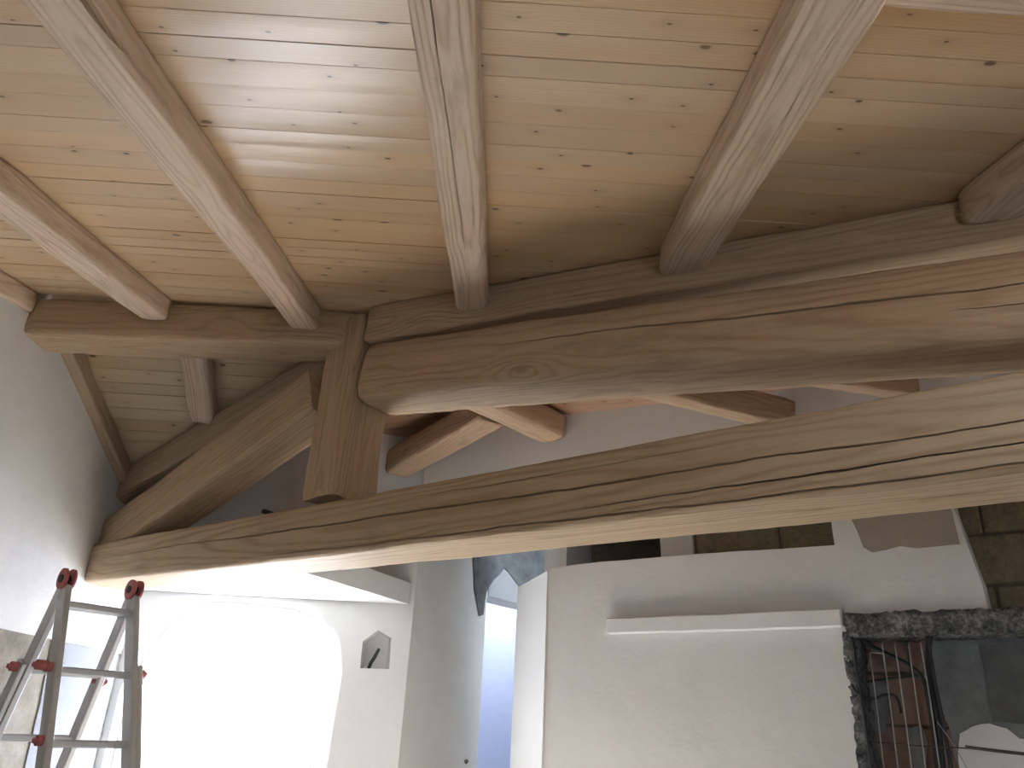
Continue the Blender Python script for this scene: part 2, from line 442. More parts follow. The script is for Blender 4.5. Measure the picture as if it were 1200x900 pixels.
# ------------------------------------------------------------------ SETTING: floor and walls
bm = bmesh.new(); box_bm(bm, (-3.2, -2.6, -0.12), (5.5, 10.5, 0.0))
tag(bm_done(bm, 'floor', M_FLOOR), kind='structure')

# left wall, plane x = -2.65: raw masonry below 1.95 m nearest the camera, plastered elsewhere
ML = frame((-2.65, 0, 0), (0, 1, 0), (1, 0, 0))         # local X = world Y, local Y = world Z
wl = empty('wall_left', (-2.65, 2.0, 0), kind='structure')
plate('masonry', [(-2.3, 0), (6.4, 0), (6.4, 4.05), (5.60, 4.05), (5.60, 3.06), (4.05, 3.80), (3.8, 3.78), (-2.3, 2.66)], -0.35, -0.012, ML, M_RAW, wl,
      holes=[[(4.42, 1.27), (4.72, 1.27), (4.72, 1.44), (4.42, 1.44)]])
plate('plaster_coat', [(-2.0, 1.965), (2.0, 1.962), (3.6, 1.957), (4.6, 1.953), (5.06, 1.95), (6.0, 1.945), (6.0, 4.0), (5.61, 4.0), (5.61, 3.02), (4.05, 3.72), (3.8, 3.69), (-2.0, 2.62)], -0.012, 0.004, ML, M_PLA, wl, ripple=0.006, sub=0.12)
M_BASE = plaster('grey_base_coat', (0.31, 0.315, 0.32), (0.25, 0.255, 0.26), 0.4)
plate('base_coat', [(5.02, 1.947), (5.08, 1.6), (5.11, 1.2), (5.14, 0.6), (5.2, 0.0), (6.0, 0.0), (6.0, 1.942)], -0.012, -0.002, ML, M_BASE, wl, ripple=0.006, sub=0.1)
bm = bmesh.new(); box_bm(bm, (-2.99, 4.40, 1.25), (-2.80, 4.74, 1.46)); bm_done(bm, 'recess_back', M_CEM, wl)

# far wall with the splayed window, plane y = 6.0
MB = frame((0, 6.0, 0), (1, 0, 0), (0, -1, 0))          # local X = world X, local Y = world Z, local Z to the camera
win_f = [(-2.60, 0.55), (-1.07, 0.55), (-1.065, 1.25), (-1.05, 1.62), (-1.04, 1.89), (-1.08, 2.09), (-1.13, 2.20), (-1.24, 2.27), (-1.5, 2.345), (-1.9, 2.37), (-2.22, 2.36), (-2.42, 2.16), (-2.54, 1.95), (-2.60, 1.7)]
win_b = [(-2.52, 0.6), (-1.16, 0.6), (-1.16, 1.25), (-1.15, 1.62), (-1.14, 1.89), (-1.18, 2.05), (-1.23, 2.13), (-1.33, 2.19), (-1.55, 2.26), (-1.9, 2.28), (-2.18, 2.27), (-2.34, 2.1), (-2.46, 1.93), (-2.52, 1.7)]
niche = [(-0.915, 1.937), (-0.700, 1.937), (-0.712, 2.150), (-0.818, 2.205), (-0.922, 2.120)]
wb = empty('wall_back', (-1.6, 6.0, 0), kind='structure')
plate('plaster_face', [(-2.66, 0), (-0.57, 0), (-0.57, 3.98), (-2.66, 3.98)], -0.14, 0.0, MB, M_PLAW, wb, holes=[win_f, niche], sub=0.09, ripple=0.004)
plate('masonry', [(-2.66, 0), (-0.57, 0), (-0.57, 3.98), (-2.66, 3.98)], -0.42, -0.141, MB, M_PLAW, wb, holes=[win_b], sub=0.2, ripple=0.003)
win = empty('window_1', (-1.85, 6.42, 0.55), kind='structure')
bm = bmesh.new()
for a, b in (((-2.56, 6.45, 0.58), (-1.12, 6.45, 0.58)), ((-2.50, 6.45, 0.58), (-2.50, 6.45, 1.18))): bar_bm(bm, a, b, 0.02, sq=(0.05, 0.05))
bm_done(bm, 'sill_frame', M_WHITE, win)
for x in (-1.22, -1.15):
    bm = bmesh.new(); bar_bm(bm, (x-0.005, 6.30, 0.58), (x-0.005, 6.30, 1.30), 0.02, sq=(0.038, 0.02), bev=0.004)
    bm_done(bm, 'guard_post', M_GREY, win)
bm = bmesh.new(); tube_bm(bm, [(-0.862, 6.07, 1.94), (-0.845, 6.04, 1.98), (-0.82, 6.02, 2.02), (-0.795, 6.0, 2.075)], 0.013)
tag(bm_done(bm, 'conduit', M_CABLE), 'short bent black conduit standing in the pointed wall niche right of the window', 'conduit')

# bulkhead slab above the window alcove
hd = [(-0.60, 5.97), (-1.065, 4.97), (-1.33, 4.40), (-1.75, 4.80), (-2.60, 5.50), (-2.64, 5.99)]
o = plate('trim_1', hd, 2.40, 2.555, Matrix.Identity(4), M_PLAW, sub=0.15, ripple=0.004); tag(o, kind='structure')

# wall running away from the alcove corner, holding the lit passage door
WD = Vector((0.6225, 0.7826, 0)); WQ = Vector((-0.57, 6.0, 0))
MW = frame(WQ, WD, (0.7826, -0.6225, 0))
ww = empty('wall_passage', (-0.2, 6.5, 0), kind='structure')
door = [(0.875, 0.0), (1.9, 0.0), (1.9, 2.60), (0.90, 2.60), (0.875, 2.58)]
plate('plaster_face', [(0, 0), (0.875, 0), (0.875, 2.58), (0.90, 2.60), (1.9, 2.60), (1.9, 0), (2.6, 0), (2.6, 3.98), (0, 3.98)], -0.25, 0.0, MW, M_PLA, ww, sub=0.15, ripple=0.003)
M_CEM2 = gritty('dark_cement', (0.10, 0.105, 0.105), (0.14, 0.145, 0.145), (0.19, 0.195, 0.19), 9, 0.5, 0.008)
M_GRE = plaster('shade_grey_plaster', (0.36, 0.37, 0.37), (0.30, 0.31, 0.31), 0.4)  # grey puts the shade under the arch into the plaster colour
plate('cement_patch', [(0.655, 3.3), (0.66, 2.86), (0.70, 2.62), (0.785, 2.42), (0.83, 2.44), (0.845, 2.62), (0.885, 2.68), (0.95, 2.75), (1.03, 2.81), (1.08, 2.87),
      (1.16, 2.835), (1.3, 2.75), (1.55, 2.66), (1.9, 2.62), (2.3, 2.62), (2.3, 3.3)], 0.0, 0.014, MW, M_CEM2, ww, sub=0.08, ripple=0.006)
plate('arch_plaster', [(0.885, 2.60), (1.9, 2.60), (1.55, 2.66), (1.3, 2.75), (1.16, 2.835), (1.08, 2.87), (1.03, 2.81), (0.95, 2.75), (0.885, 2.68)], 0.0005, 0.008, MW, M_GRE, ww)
bm = bmesh.new(); bmesh.ops.create_icosphere(bm, subdivisions=2, radius=0.02)
for v in bm.verts: v.co = MW @ Vector((0.735+v.co.x*0.9, 1.335+v.co.y*0.75+0.35*abs(v.co.x), v.co.z*0.8+0.006))
tag(bm_done(bm, 'wall_plug', M_RUST, smooth=True), 'small dark plug sticking out of the grey wall left of the blue doorway', 'plug')

bm = bmesh.new(); bar_bm(bm, (-1.78, 5.86, 3.02), (-1.70, 5.99, 3.02), 0, sq=(0.035, 0.03), bev=0.004)
tag(bm_done(bm, 'wall_bracket', M_RUST), 'small dark stub on the shaded wall under the lower left truss rafter', 'bracket')

# bright side room behind the passage door, open to the sky above
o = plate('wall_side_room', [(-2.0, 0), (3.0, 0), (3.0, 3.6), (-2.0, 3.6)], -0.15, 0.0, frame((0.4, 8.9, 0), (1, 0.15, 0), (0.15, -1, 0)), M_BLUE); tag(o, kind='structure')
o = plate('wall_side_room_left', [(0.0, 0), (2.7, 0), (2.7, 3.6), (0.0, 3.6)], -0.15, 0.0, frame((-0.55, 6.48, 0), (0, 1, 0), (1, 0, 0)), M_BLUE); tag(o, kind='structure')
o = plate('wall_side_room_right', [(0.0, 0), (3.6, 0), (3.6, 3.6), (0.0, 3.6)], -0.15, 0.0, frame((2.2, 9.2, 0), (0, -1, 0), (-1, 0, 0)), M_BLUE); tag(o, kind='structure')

o = plate('ceiling_side_room', [(-0.75, 6.6), (2.3, 6.6), (2.3, 9.2), (-0.75, 9.2)], 3.58, 3.7, Matrix.Identity(4), M_PLA, holes=[[(-0.1, 8.0), (1.0, 8.0), (1.0, 8.7), (-0.1, 8.7)]]); tag(o, kind='structure')  # unseen roof added to cut the daylight, opening sized for the wall's brightness

# ---- partition with ledge, fireplace hole, chimney breast, block wall -------------------------
MP = uframe(4.12)
def px(P): return -(Vector(P).dot(u))          # local X on any uframe
wp = empty('wall_partition', tuple(n_*4.12 - u*(-1.6)), kind='structure')
xl = px((0.365, 4.98, 0)); xr = px((1.757, 3.872, 0))
plate('plaster_face', [(xl, 0), (xr-0.012, 0), (xr-0.010, 1.0), (xr-0.014, 1.5), (xr-0.012, 1.9), (xr+0.0, 2.19), (xr-0.002, 2.528), (xl+1.0, 2.545), (xl+0.3, 2.548), (xl+0.1, 2.54), (xl+0.0, 2.525), (xl+0.012, 2.1), (xl+0.010, 1.7), (xl, 1.3)],
      -0.12, 0.0, MP, M_PLAT, wp, sub=0.07, ripple=0.0035, seed=3)
# splayed white end of the partition
a0 = Vector((0.358, 4.972, 0)); a1 = Vector((0.198, 5.671, 0)); dd = (a1-a0)
plate('end_face', [(0, 0), (dd.length, 0), (dd.length-0.015, 1.8), (dd.length-0.01, 2.2), (dd.length, 2.54), (dd.length*0.6, 2.535), (dd.length*0.25, 2.55), (0, 2.53), (0.004, 2.1), (0.0, 1.5)], -0.08, 0.0,
      frame(a0, dd, dd.cross(Zv)*-1 if dd.cross(Zv).x > 0 else dd.cross(Zv)), M_PLAW, wp, sub=0.1, ripple=0.003)
plate('back_face', [(a1.x, a1.y), (a0.x, a0.y), (a0.x+0.12, a0.y+0.05), (a1.x+0.25, a1.y)], 0.0, 2.52, Matrix.Identity(4), M_PLAW, wp)

# white ledge on the partition
la = px((0.719, 4.697, 0)) ; lb = xr
bm = bmesh.new(); box_bm(bm, (la, 2.118, 0.001), (lb-0.005, 2.205, 0.055), 0.006, MP)
bmesh.ops.subdivide_edges(bm, edges=[e for e in bm.edges if e.calc_length() > 0.5], cuts=14)
for v in bm.verts:
    q = noise.noise_vector(v.co*5); v.co += q*0.0028
tag(bm_done(bm, 'wall_ledge', M_WHITE), 'long white plastered ledge box along the grey-white partition', 'ledge')

# upper wall over the slot, same plane, up to the rafters
o = plate('wall_gable', [(-1.0+px(un(0, 4.12))+(-3.0), 2.80), (0.45, 2.80), (0.45, 3.62), (-4.0, 3.98)], -0.16, 0.0, uframe(4.12), M_PLAT); tag(o, kind='structure')

# chimney breast
cl, crr = px((1.757, 3.872, 0)), px((2.24, 3.487, 0))
ch = empty('wall_chimney', tuple(-u*((cl+crr)/2)+n_*4.11+Vector((0, 0, 2.18))), kind='structure')
plate('plaster_face', [(cl+0.002, 2.175), (crr, 2.175), (crr-0.005, 2.3), (crr-0.06, 2.65), (crr-0.075, 3.6), (cl-0.01, 3.6), (cl-0.008, 2.68), (cl+0.0, 2.4)], -0.5, 0.012, MP, M_PLAT, ch, sub=0.08, ripple=0.0035, seed=5)
plate('damp_patch', [(cl+0.085, 2.9), (cl+0.09, 2.66), (cl+0.115, 2.58), (cl+0.135, 2.50), (cl+0.17, 2.475), (cl+0.3, 2.49), (cl+0.37, 2.475), (crr-0.062, 2.48), (crr-0.07, 2.62), (crr-0.079, 2.9)],
      0.012, 0.017, MP, M_FRESH, ch, sub=0.05, ripple=0.006, seed=8)

# tan block wall behind
MK = uframe(4.26)
bw = empty('wall_block', tuple(n_*4.26+u*1.0+Vector((0, 0, 2.0))), kind='structure')
b0 = -1.894; bx1 = 0.45
plate('mortar_core', [(b0, 2.16), (bx1, 2.16), (bx1, 3.5), (b0, 3.5)], -0.25, -0.016, MK, M_MORT, bw)
rb = random.Random(3)
xj = -1.373
for row in range(1, 7):
    z0 = 1.815+row*0.245
    x = xj-0.98+(0.0 if row % 2 else 0.24)
    while x < 0.2:
        x0 = max(x, b0); x1 = x+0.49
        if x1-x0 > 0.05:
            bm = bmesh.new(); d = rb.uniform(-0.006, 0.006)
            box_bm(bm, (x0+0.006, max(z0, 2.16)+0.006, -0.03), (x1-0.006, z0+0.245-0.006, d), 0.007, MK)
            for v in bm.verts: v.co += noise.noise_vector(v.co*9)*0.004
            bm_done(bm, 'block', M_BLOCK, bw)
        x += 0.49
# plastered piers beside the dark slot
for k, (pa, pb, lab) in enumerate(((-2.933, -2.764, 0), (-2.116, -1.90, 1))):
    A, B = pa, pb
    o = plate('trim_%d' % (k+2), [(A+0.01*k, 0), (B+0.02*k, 0), (B+0.02*k, 2.6), (B, 3.7), (A-0.02*k, 3.7), (A+0.03*k, 2.6)], -0.3, 0.01, MK, M_PLAT); tag(o, kind='structure')
o = plate('wall_slot', [(-3.6, 0), (0.45, 0), (0.45, 3.7), (-3.6, 3.7)], -0.1, 0.0, uframe(5.25), M_MORT); tag(o, kind='structure')
o = plate('ceiling_slot', [(-4.15, 4.13), (0.45, 4.13), (0.45, 5.4), (-3.5, 5.4), (-3.5, 7.2), (-4.15, 7.2)], 3.56, 3.70, frame((0, 0, 0), -u, Zv), M_DECK)
tag(o, kind='structure')
o = plate('wall_passage_end', [(-4.2, 0), (-2.85, 0), (-2.85, 3.7), (-4.2, 3.7)], -0.1, 0.0, uframe(6.9), M_PLA); tag(o, kind='structure')
o = plate('wall_passage_side', [(5.25, 0), (6.95, 0), (6.95, 3.7), (5.25, 3.7)], -0.1, 0.0, frame(-u*-3.6, n_, u), M_PLA); tag(o, kind='structure')

# ---- opened fireplace: rough edges, hollow bricks, cement, mesh and cables ---------------------
fp = empty('wall_fireplace', tuple(-u*(xr+0.4)+n_*4.2), kind='structure')
MF = uframe(4.32)
plate('mortar_core', [(xr-0.05, 0), (0.45, 0), (0.45, 2.18), (xr-0.05, 2.18)], -0.1, -0.012, MF, M_MORT, fp)
plate('side_wall', [(xr+0.85, 0), (0.45, 0), (0.45, 2.04), (xr+0.85, 2.04)], -0.2, 0.0, MP, M_PLA, fp)
def rough_box(name, lo, hi, Mx, mat, parent, amp, cuts, seed=0):
    bm = bmesh.new(); box_bm(bm, lo, hi)
    bmesh.ops.subdivide_edges(bm, edges=[e for e in bm.edges if e.calc_length() > 0.3], cuts=cuts, use_grid_fill=True)
    bmesh.ops.subdivide_edges(bm, edges=bm.edges[:], cuts=3, use_grid_fill=True)
    for v in bm.verts:
        q = v.co.copy()
        v.co += noise.noise_vector(q*11+Vector((seed, 0, 0)))*amp + noise.noise_vector(q*38+Vector((0, seed, 0)))*amp*0.8
        v.co = Mx @ v.co
    bmesh.ops.recalc_face_normals(bm, faces=bm.faces)
    return bm_done(bm, name, mat, parent, smooth=True)
rough_box('lintel', (xr+0.012, 2.075, -0.20), (0.4, 2.182, 0.035), MP, M_CONC, fp, 0.013, 22, 4)
rough_box('jamb', (xr-0.022, 1.0, -0.20), (xr+0.028, 2.10, 0.006), MP, M_CONC, fp, 0.014, 18, 9)
rq = random.Random(11)
for row in range(5):
    z0 = 0.985+row*0.235
    for k in range(4):
        x0 = xr-0.03+k*0.25-(0.12 if row % 2 else 0); x1 = x0+0.25
        x1 = min(x1, xr+0.62)
        if x1-x0 < 0.04: continue
        bm = bmesh.new(); d = rq.uniform(-0.008, 0.008)
        box_bm(bm, (x0+0.005, z0+0.006, -0.03), (x1-0.005, z0+0.229, d), 0.005, MF)
        for v in bm.verts: v.co += noise.noise_vector(v.co*14)*0.005
        bm_done(bm, 'brick', M_BRICK, fp)
X0 = xr
plate('cement_render', [(X0+0.31, 2.1), (X0+0.32, 2.02), (X0+0.29, 1.97), (X0+0.305, 1.93), (X0+0.285, 1.89), (X0+0.31, 1.83), (X0+0.34, 1.74), (X0+0.36, 1.66), (X0+0.35, 1.58), (X0+0.37, 1.5), (X0+0.36, 1.2), (X0+1.2, 1.2), (X0+1.2, 2.1)],
      0.0, 0.02, MF, M_CEM, fp, sub=0.04, ripple=0.012, seed=2)
plate('white_coat', [(X0+0.365, 1.3), (X0+0.37, 1.58), (X0+0.39, 1.665), (X0+0.45, 1.70), (X0+0.52, 1.715), (X0+0.58, 1.70), (X0+0.62, 1.66), (X0+0.75, 1.64), (X0+0.75, 1.3)],
      0.02, 0.026, MF, M_WHITE, fp, sub=0.03, ripple=0.010, seed=6)
plate('shaded_return', [(X0+0.53, 1.72), (X0+0.54, 2.05), (X0+1.1, 2.05), (X0+1.1, 1.70)], 0.02, 0.035, MF, M_CEM2, fp, sub=0.05, ripple=0.006, seed=22)  # flat dark plate, shade of the return painted in by its colour
plate('mortar_smear', [(X0+0.02, 1.9), (X0+0.10, 1.88), (X0+0.12, 1.83), (X0+0.09, 1.74), (X0+0.07, 1.66), (X0+0.02, 1.66)], 0.006, 0.014, MF, M_CEM, fp, sub=0.03, ripple=0.008, seed=12)
plate('mortar_smear', [(X0+0.17, 1.68), (X0+0.23, 1.70), (X0+0.25, 1.62), (X0+0.22, 1.5), (X0+0.19, 1.46), (X0+0.165, 1.6)], 0.006, 0.014, MF, M_CEM, fp, sub=0.03, ripple=0.008, seed=14)

def pP(x, z, d=-0.02): return MP @ Vector((x, z, d))
mesh_root = empty('reinforcing_mesh', tuple(pP(X0+0.3, 1.0)), 'thin steel wire mesh stretched in front of the red hollow bricks', 'wire mesh')
for k, dx in enumerate((0.088, 0.148, 0.205, 0.262, 0.318)):
    bm = bmesh.new(); ztop = 2.05 if k not in (0,) else 2.0
    tube_bm(bm, [tuple(pP(X0+dx+0.004*math.sin(k*3), ztop)), tuple(pP(X0+dx, 1.8, -0.016)), tuple(pP(X0+dx-0.006, 1.5)), tuple(pP(X0+dx-0.01, 1.0))], 0.0029, 6)
    bm_done(bm, 'upright_wire', M_STEEL, mesh_root)
bm = bmesh.new(); tube_bm(bm, [tuple(pP(X0+0.03, 1.615)), tuple(pP(X0+0.25, 1.607)), tuple(pP(X0+0.45, 1.607)), tuple(pP(X0+0.75, 1.59))], 0.0030, 6)
bm_done(bm, 'cross_wire', M_RUST, mesh_root)
bm = bmesh.new(); tube_bm(bm, [tuple(pP(X0+0.085, 2.0)), tuple(pP(X0+0.105, 2.006)), tuple(pP(X0+0.148, 2.0))], 0.0022, 6)
bm_done(bm, 'cross_wire', M_STEEL, mesh_root)
bm = bmesh.new(); tube_bm(bm, [tuple(pP(X0+0.33, 1.71, -0.03)), tuple(pP(X0+0.38, 1.62, -0.03)), tuple(pP(X0+0.42, 1.52, -0.03))], 0.0018, 6)
bm_done(bm, 'loose_wire', M_STEEL, mesh_root)
def rod(name, pts, r, mat, label, cat, group=None):
    bm = bmesh.new(); tube_bm(bm, [tuple(p) for p in pts], r)
    return tag(bm_done(bm, name, mat), label, cat, group)
rod('rebar_rod', [pP(X0+0.022, 2.10, 0.012), pP(X0+0.03, 1.8, 0.016), pP(X0+0.036, 1.5, 0.016), pP(X0+0.038, 1.0, 0.014)], 0.0075, M_CABLE, 'upright dark steel rod along the left jamb of the broken opening', 'rod')
rod('rebar_rod', [pP(X0+0.43, 1.613, 0.0), pP(X0+0.6, 1.60, 0.0), pP(X0+0.84, 1.588, 0.0)], 0.007, M_RUST, 'level rusty rod crossing in front of the white coat', 'rod')
rod('black_cable', [pP(X0+0.045, 2.09, -0.03), pP(X0+0.09, 2.04, -0.04), pP(X0+0.16, 2.00, -0.05), pP(X0+0.24, 1.955, -0.05), pP(X0+0.285, 1.91, -0.05), pP(X0+0.30, 1.86, -0.055), pP(X0+0.305, 1.7, -0.06), pP(X0+0.295, 1.5, -0.06), pP(X0+0.29, 1.0, -0.06)], 0.011, M_CABLE,
    'black cable curving from the top left corner of the opening down into the bundle', 'cable')
rod('black_cable', [pP(X0+0.36, 2.10, -0.05), pP(X0+0.335, 2.0, -0.06), pP(X0+0.322, 1.86, -0.07), pP(X0+0.325, 1.7, -0.07), pP(X0+0.31, 1.4, -0.07), pP(X0+0.31, 1.0, -0.07)], 0.014, M_CABLE,
    'thick black cable hanging straight down the middle of the broken opening', 'cable')
rod('black_cable', [pP(X0+0.348, 2.09, -0.035), pP(X0+0.345, 1.9, -0.04), pP(X0+0.352, 1.6, -0.045), pP(X0+0.35, 1.0, -0.045)], 0.009, M_CABLE,
    'thin black cable hanging beside the thick cable on its right', 'cable')
rod('black_cable', [pP(X0+0.05, 1.875, -0.04), pP(X0+0.15, 1.89, -0.05), pP(X0+0.28, 1.905, -0.05)], 0.006, M_CABLE, 'thin level cable joining the bundle across the hollow bricks', 'cable')
rod('black_cable', [pP(X0-0.006, 1.86, 0.012), pP(X0+0.02, 1.82, 0.02), pP(X0+0.075, 1.80, -0.03), pP(X0+0.12, 1.82, -0.05), pP(X0+0.17, 1.81, -0.06), pP(X0+0.18, 1.74, -0.06)], 0.006, M_CABLE, 'short kinked cable poking out past the left jamb rod', 'cable')

# right and rear walls (out of frame) with daylight from a wide rear window
MR = frame((2.62, 0, 0), (0, 1, 0), (-1, 0, 0))
o = plate('wall_right', [(-2.3, 0), (2.3, 0), (5.2, 0), (5.2, 3.7), (-2.3, 3.7)], -0.3, 0.0, frame((2.62, 0, 0), (0, -1, 0), (-1, 0, 0)) @ Matrix.Scale(-1, 4, (1, 0, 0)), M_PLA); tag(o, kind='structure')
o = plate('wall_rear', [(-2.7, 0), (2.7, 0), (2.7, 2.75), (-2.7, 2.75)], -0.2, 0.0, frame((0, -2.0, 0), (-1, 0, 0), (0, 1, 0)), M_PLA, holes=[[(-1.5, 1.2), (-0.9, 1.2), (-0.9, 2.1), (-1.5, 2.1)]]); tag(o, kind='structure')

# ------------------------------------------------------------------ CEILINGS
def line_x(poly, y):
    xs = []
    for i in range(len(poly)):
        (ax, ay), (bx, by) = poly[i], poly[(i+1) % len(poly)]
        if (ay <= y < by) or (by <= y < ay): xs.append(ax+(bx-ax)*(y-ay)/(by-ay))
    xs.sort(); return xs
def boards(name, M, poly, width, mat, hole=None, seed=0, label=None):
    """tongue and groove boards along local X filling a convex outline; local Z points down into the room"""
    root = empty(name, tuple(M.translation), kind='structure')
    rnd = random.Random(seed)
    ymin = min(p[1] for p in poly); ymax = max(p[1] for p in poly)
    y = ymin+0.0005
    while y < ymax-0.01:
        wd = width*rnd.uniform(0.80, 1.2); ya, yb = y, min(y+wd, ymax-0.0005); y = yb
        A, B = line_x(poly, ya), line_x(poly, yb)
        if len(A) < 2 or len(B) < 2:
            if len(A) >= 2: B = A
            elif len(B) >= 2: A = B
            else: continue
        runs = [(A[0], B[0], A[-1], B[-1])]
        if hole and hole[1] < (ya+yb)/2 < hole[3]:
            runs = [(A[0], B[0], hole[0], hole[0]), (hole[2], hole[2], A[-1], B[-1])]
        for (a0, b0, a1, b1) in runs:
            if a1-a0 < 0.03 and b1-b0 < 0.03: continue
            bm = bmesh.new(); cup = rnd.uniform(-0.0011, 0.0015); tilt = rnd.uniform(-0.0013, 0.0013); dz = rnd.uniform(-0.0008, 0.0008)
            prof = [(0, -0.02), (0, -0.008), (0.014, -tilt), (0.17, cup*0.55-tilt*0.66), (0.36, cup*0.92-tilt*0.28), (0.64, cup*0.92+tilt*0.28), (0.83, cup*0.55+tilt*0.66), (0.986, tilt), (1, -0.008), (1, -0.02)]
            nseg = 1
            ends = []
            for (xa, xb) in ((a0, b0), (a1, b1)):
                ends.append([(xa+(xb-xa)*f, ya+(yb-ya)*(0.005+f*0.990), z+dz) for f, z in prof])
            cx = (a0+a1)/2; cy = (ya+yb)/2
            va = [bm.verts.new((x-cx, yy-cy, z)) for x, yy, z in ends[0]]; vb = [bm.verts.new((x-cx, yy-cy, z)) for x, yy, z in ends[1]]
            k = len(va)
            for i in range(k):
                f = bm.faces.new((va[i], vb[i], vb[(i+1) % k], va[(i+1) % k])); f.smooth = False
            bm.faces.new(va[::-1]); bm.faces.new(vb)
            bmesh.ops.recalc_face_normals(bm, faces=bm.faces)
            bm_done(bm, 'plank', mat, root, M=M @ Matrix.Translation((cx, cy, 0)))
    hl = [[(hole[0], hole[1]), (hole[2], hole[1]), (hole[2], hole[3]), (hole[0], hole[3])]] if hole else ()
    plate('roof_deck', poly, -0.06, -0.0215, M, M_DECK, root, holes=hl)
    return root

SL = 0.1817
def p1z(y): return 2.999+SL*y
# slope over the camera: local X to the right, local Z down
cs = 1/math.sqrt(1+SL*SL)
M1 = frame((0, 0, 2.999), (1, 0, 0), (0, SL*cs, -cs))       # local Y = towards the camera and down the slope
def l1(x, y): return (x, -y/cs)
hipx = lambda y: -0.782+(3.76-y)*2.52/1.69
poly1 = [l1(-2.72, -2.1), l1(2.72, -2.1), l1(2.72, 1.55), l1(-0.70, 3.84), l1(-0.8, 3.95), l1(-2.72, 3.95)]
boards('ceiling', M1, poly1, 0.110, M_PLANK, hole=(0.80, -1.275/cs, 1.50, -0.98/cs), seed=5)
# slope behind the ridge, falling away from the camera
S2 = 0.443; c2 = 1/math.sqrt(1+S2*S2)
M2 = frame((0, 4.216, 3.63), (1, 0, 0), (0, -S2*c2, -c2))
def l2(x, y): return (x, -(y-4.216)/c2)
poly2 = [l2(-2.72, 3.96), l2(-0.85, 3.96), l2(-0.80, 4.15), l2(-2.50, 5.50), l2(-2.72, 5.66)]
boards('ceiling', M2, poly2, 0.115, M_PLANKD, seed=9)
# slope beyond the truss
g3 = Vector((-0.102, 0.0275)); n3 = Vector((0.102, -0.0275, 1)).normalized()
x3 = Vector((0.8305, -0.557, 0)); x3.z = g3.x*x3.x+g3.y*x3.y
M3 = frame((-0.8, 3.9, 3.68), x3, -n3)
M3i = M3.inverted()
def l3(x, y):
    z = 3.68+g3.x*(x+0.8)+g3.y*(y-3.9); q = M3i @ Vector((x, y, z)); return (q.x, q.y)
poly3 = [l3(-0.80, 3.93), l3(2.75, 1.54), l3(2.75, 3.3), l3(-0.9, 6.4), l3(-2.75, 6.4), l3(-2.75, 5.5)]
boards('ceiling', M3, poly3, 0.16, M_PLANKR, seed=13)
# unseen filler added to keep daylight out between valley beam and higher slope
va, vb = Vector((-0.78, 4.16, 0)), Vector((-2.70, 5.68, 0)); vd = vb-va
o = plate('wall_gap_filler', [(0, 3.62), (vd.length, 3.02), (vd.length, 3.95), (0, 3.75)], -0.05, 0.0, frame(va, vd, (0.63, 0.777, 0)), M_PLANKR)
tag(o, kind='structure')

# ------------------------------------------------------------------ TRUSS
def wallclip(v):
    if v.x < -2.66: v.x = -2.66
    return v
TB = 2.32
timber('tie_beam', 'longest golden-brown timber, tie beam crossing the whole room above the white partition', (2.543, 1.239, 2.440), (-2.66, 5.42, 2.452), 0.335, 0.308, M_TIE, e=16, w1=0.35, h1=0.25,
       bow=-0.035, rough=0.0035, seed=1, clampf=wallclip, seg=0.035, nper=52,
       cracks=((0.48, 0.60, 0.06, 1.03, 0.0065, 0.05), (0.29, 0.23, 0.14, 0.42, 0.005, 0.04), (0.05, 0.12, 0.0, 0.72, 0.006, 0.045), (0.80, 0.78, 0.32, 0.58, 0.004, 0.03), (3.55, 3.62, 0.1, 0.5, 0.003, 0.03)))
kp0 = Vector((-0.816, 3.954, 0))
timber('king_post', 'square upright king post whose cut lower end stops just above the long tie beam', kp0+Vector((0, 0, 2.618)), kp0+Vector((0, 0, 3.655)), 0.27, 0.29, M_BEAM, cat='post', up=tuple(-n_), e=12, rough=0.004, seed=2,
       cracks=((0.55, 0.6, -0.05, 0.7, 0.004, 0.03), (1.35, 1.3, 0.1, 0.8, 0.003, 0.02)))
def footclip(v):
    v = wallclip(v)
    if v.z < 2.50: v.z = 2.50
    return v
timber('principal_rafter', 'lower left truss rafter rising from the tie beam end to the king post', (-1.0, 4.10, 3.285), (-2.85, 5.575, 2.49), 0.26, 0.285, M_BEAM, up=(0, 0, 1), e=13, rough=0.0035, seed=3, clampf=footclip,
       cracks=((0.85, 0.7, 0.2, 0.8, 0.002, 0.02),))
timber('principal_rafter', 'thick rounded truss rafter running right from the king post above the tie beam', (2.56, 1.30, 2.68), (-0.655, 3.865, 3.30), 0.32, 0.305, M_BEAM, e=5.0, h1=0.34, w1=0.33, rough=0.006, seed=4,
       seg=0.035, nper=52, cracks=((0.52, 0.62, 0.12, 0.80, 0.0055, 0.045), (0.30, 0.36, 0.08, 0.34, 0.003, 0.03), (0.84, 0.84, 0.76, 1.02, 0.003, 0.03)))
timber('hip_beam', 'long squared hip beam under the boards above the thick rounded truss rafter', (2.58, 1.584, 3.176), (-0.715, 3.795, 3.575), 0.16, 0.145, M_BEAM, e=13, h1=0.215, rough=0.0035, seed=5,
       cracks=((0.7, 0.75, 0.2, 0.5, 0.003, 0.02),))
timber('ridge_beam', 'level ridge beam from the left wall to the king post with chamfered lower edge', (-0.83, 3.955, 3.595), (-2.70, 3.965, 3.555), 0.28, 0.235, M_BEAM, e=7, rough=0.006, seed=6, endround=0.05,
       cracks=((0.75, 0.8, 0.1, 0.9, 0.002, 0.015), (0.62, 0.6, 0.5, 0.95, 0.002, 0.015)))
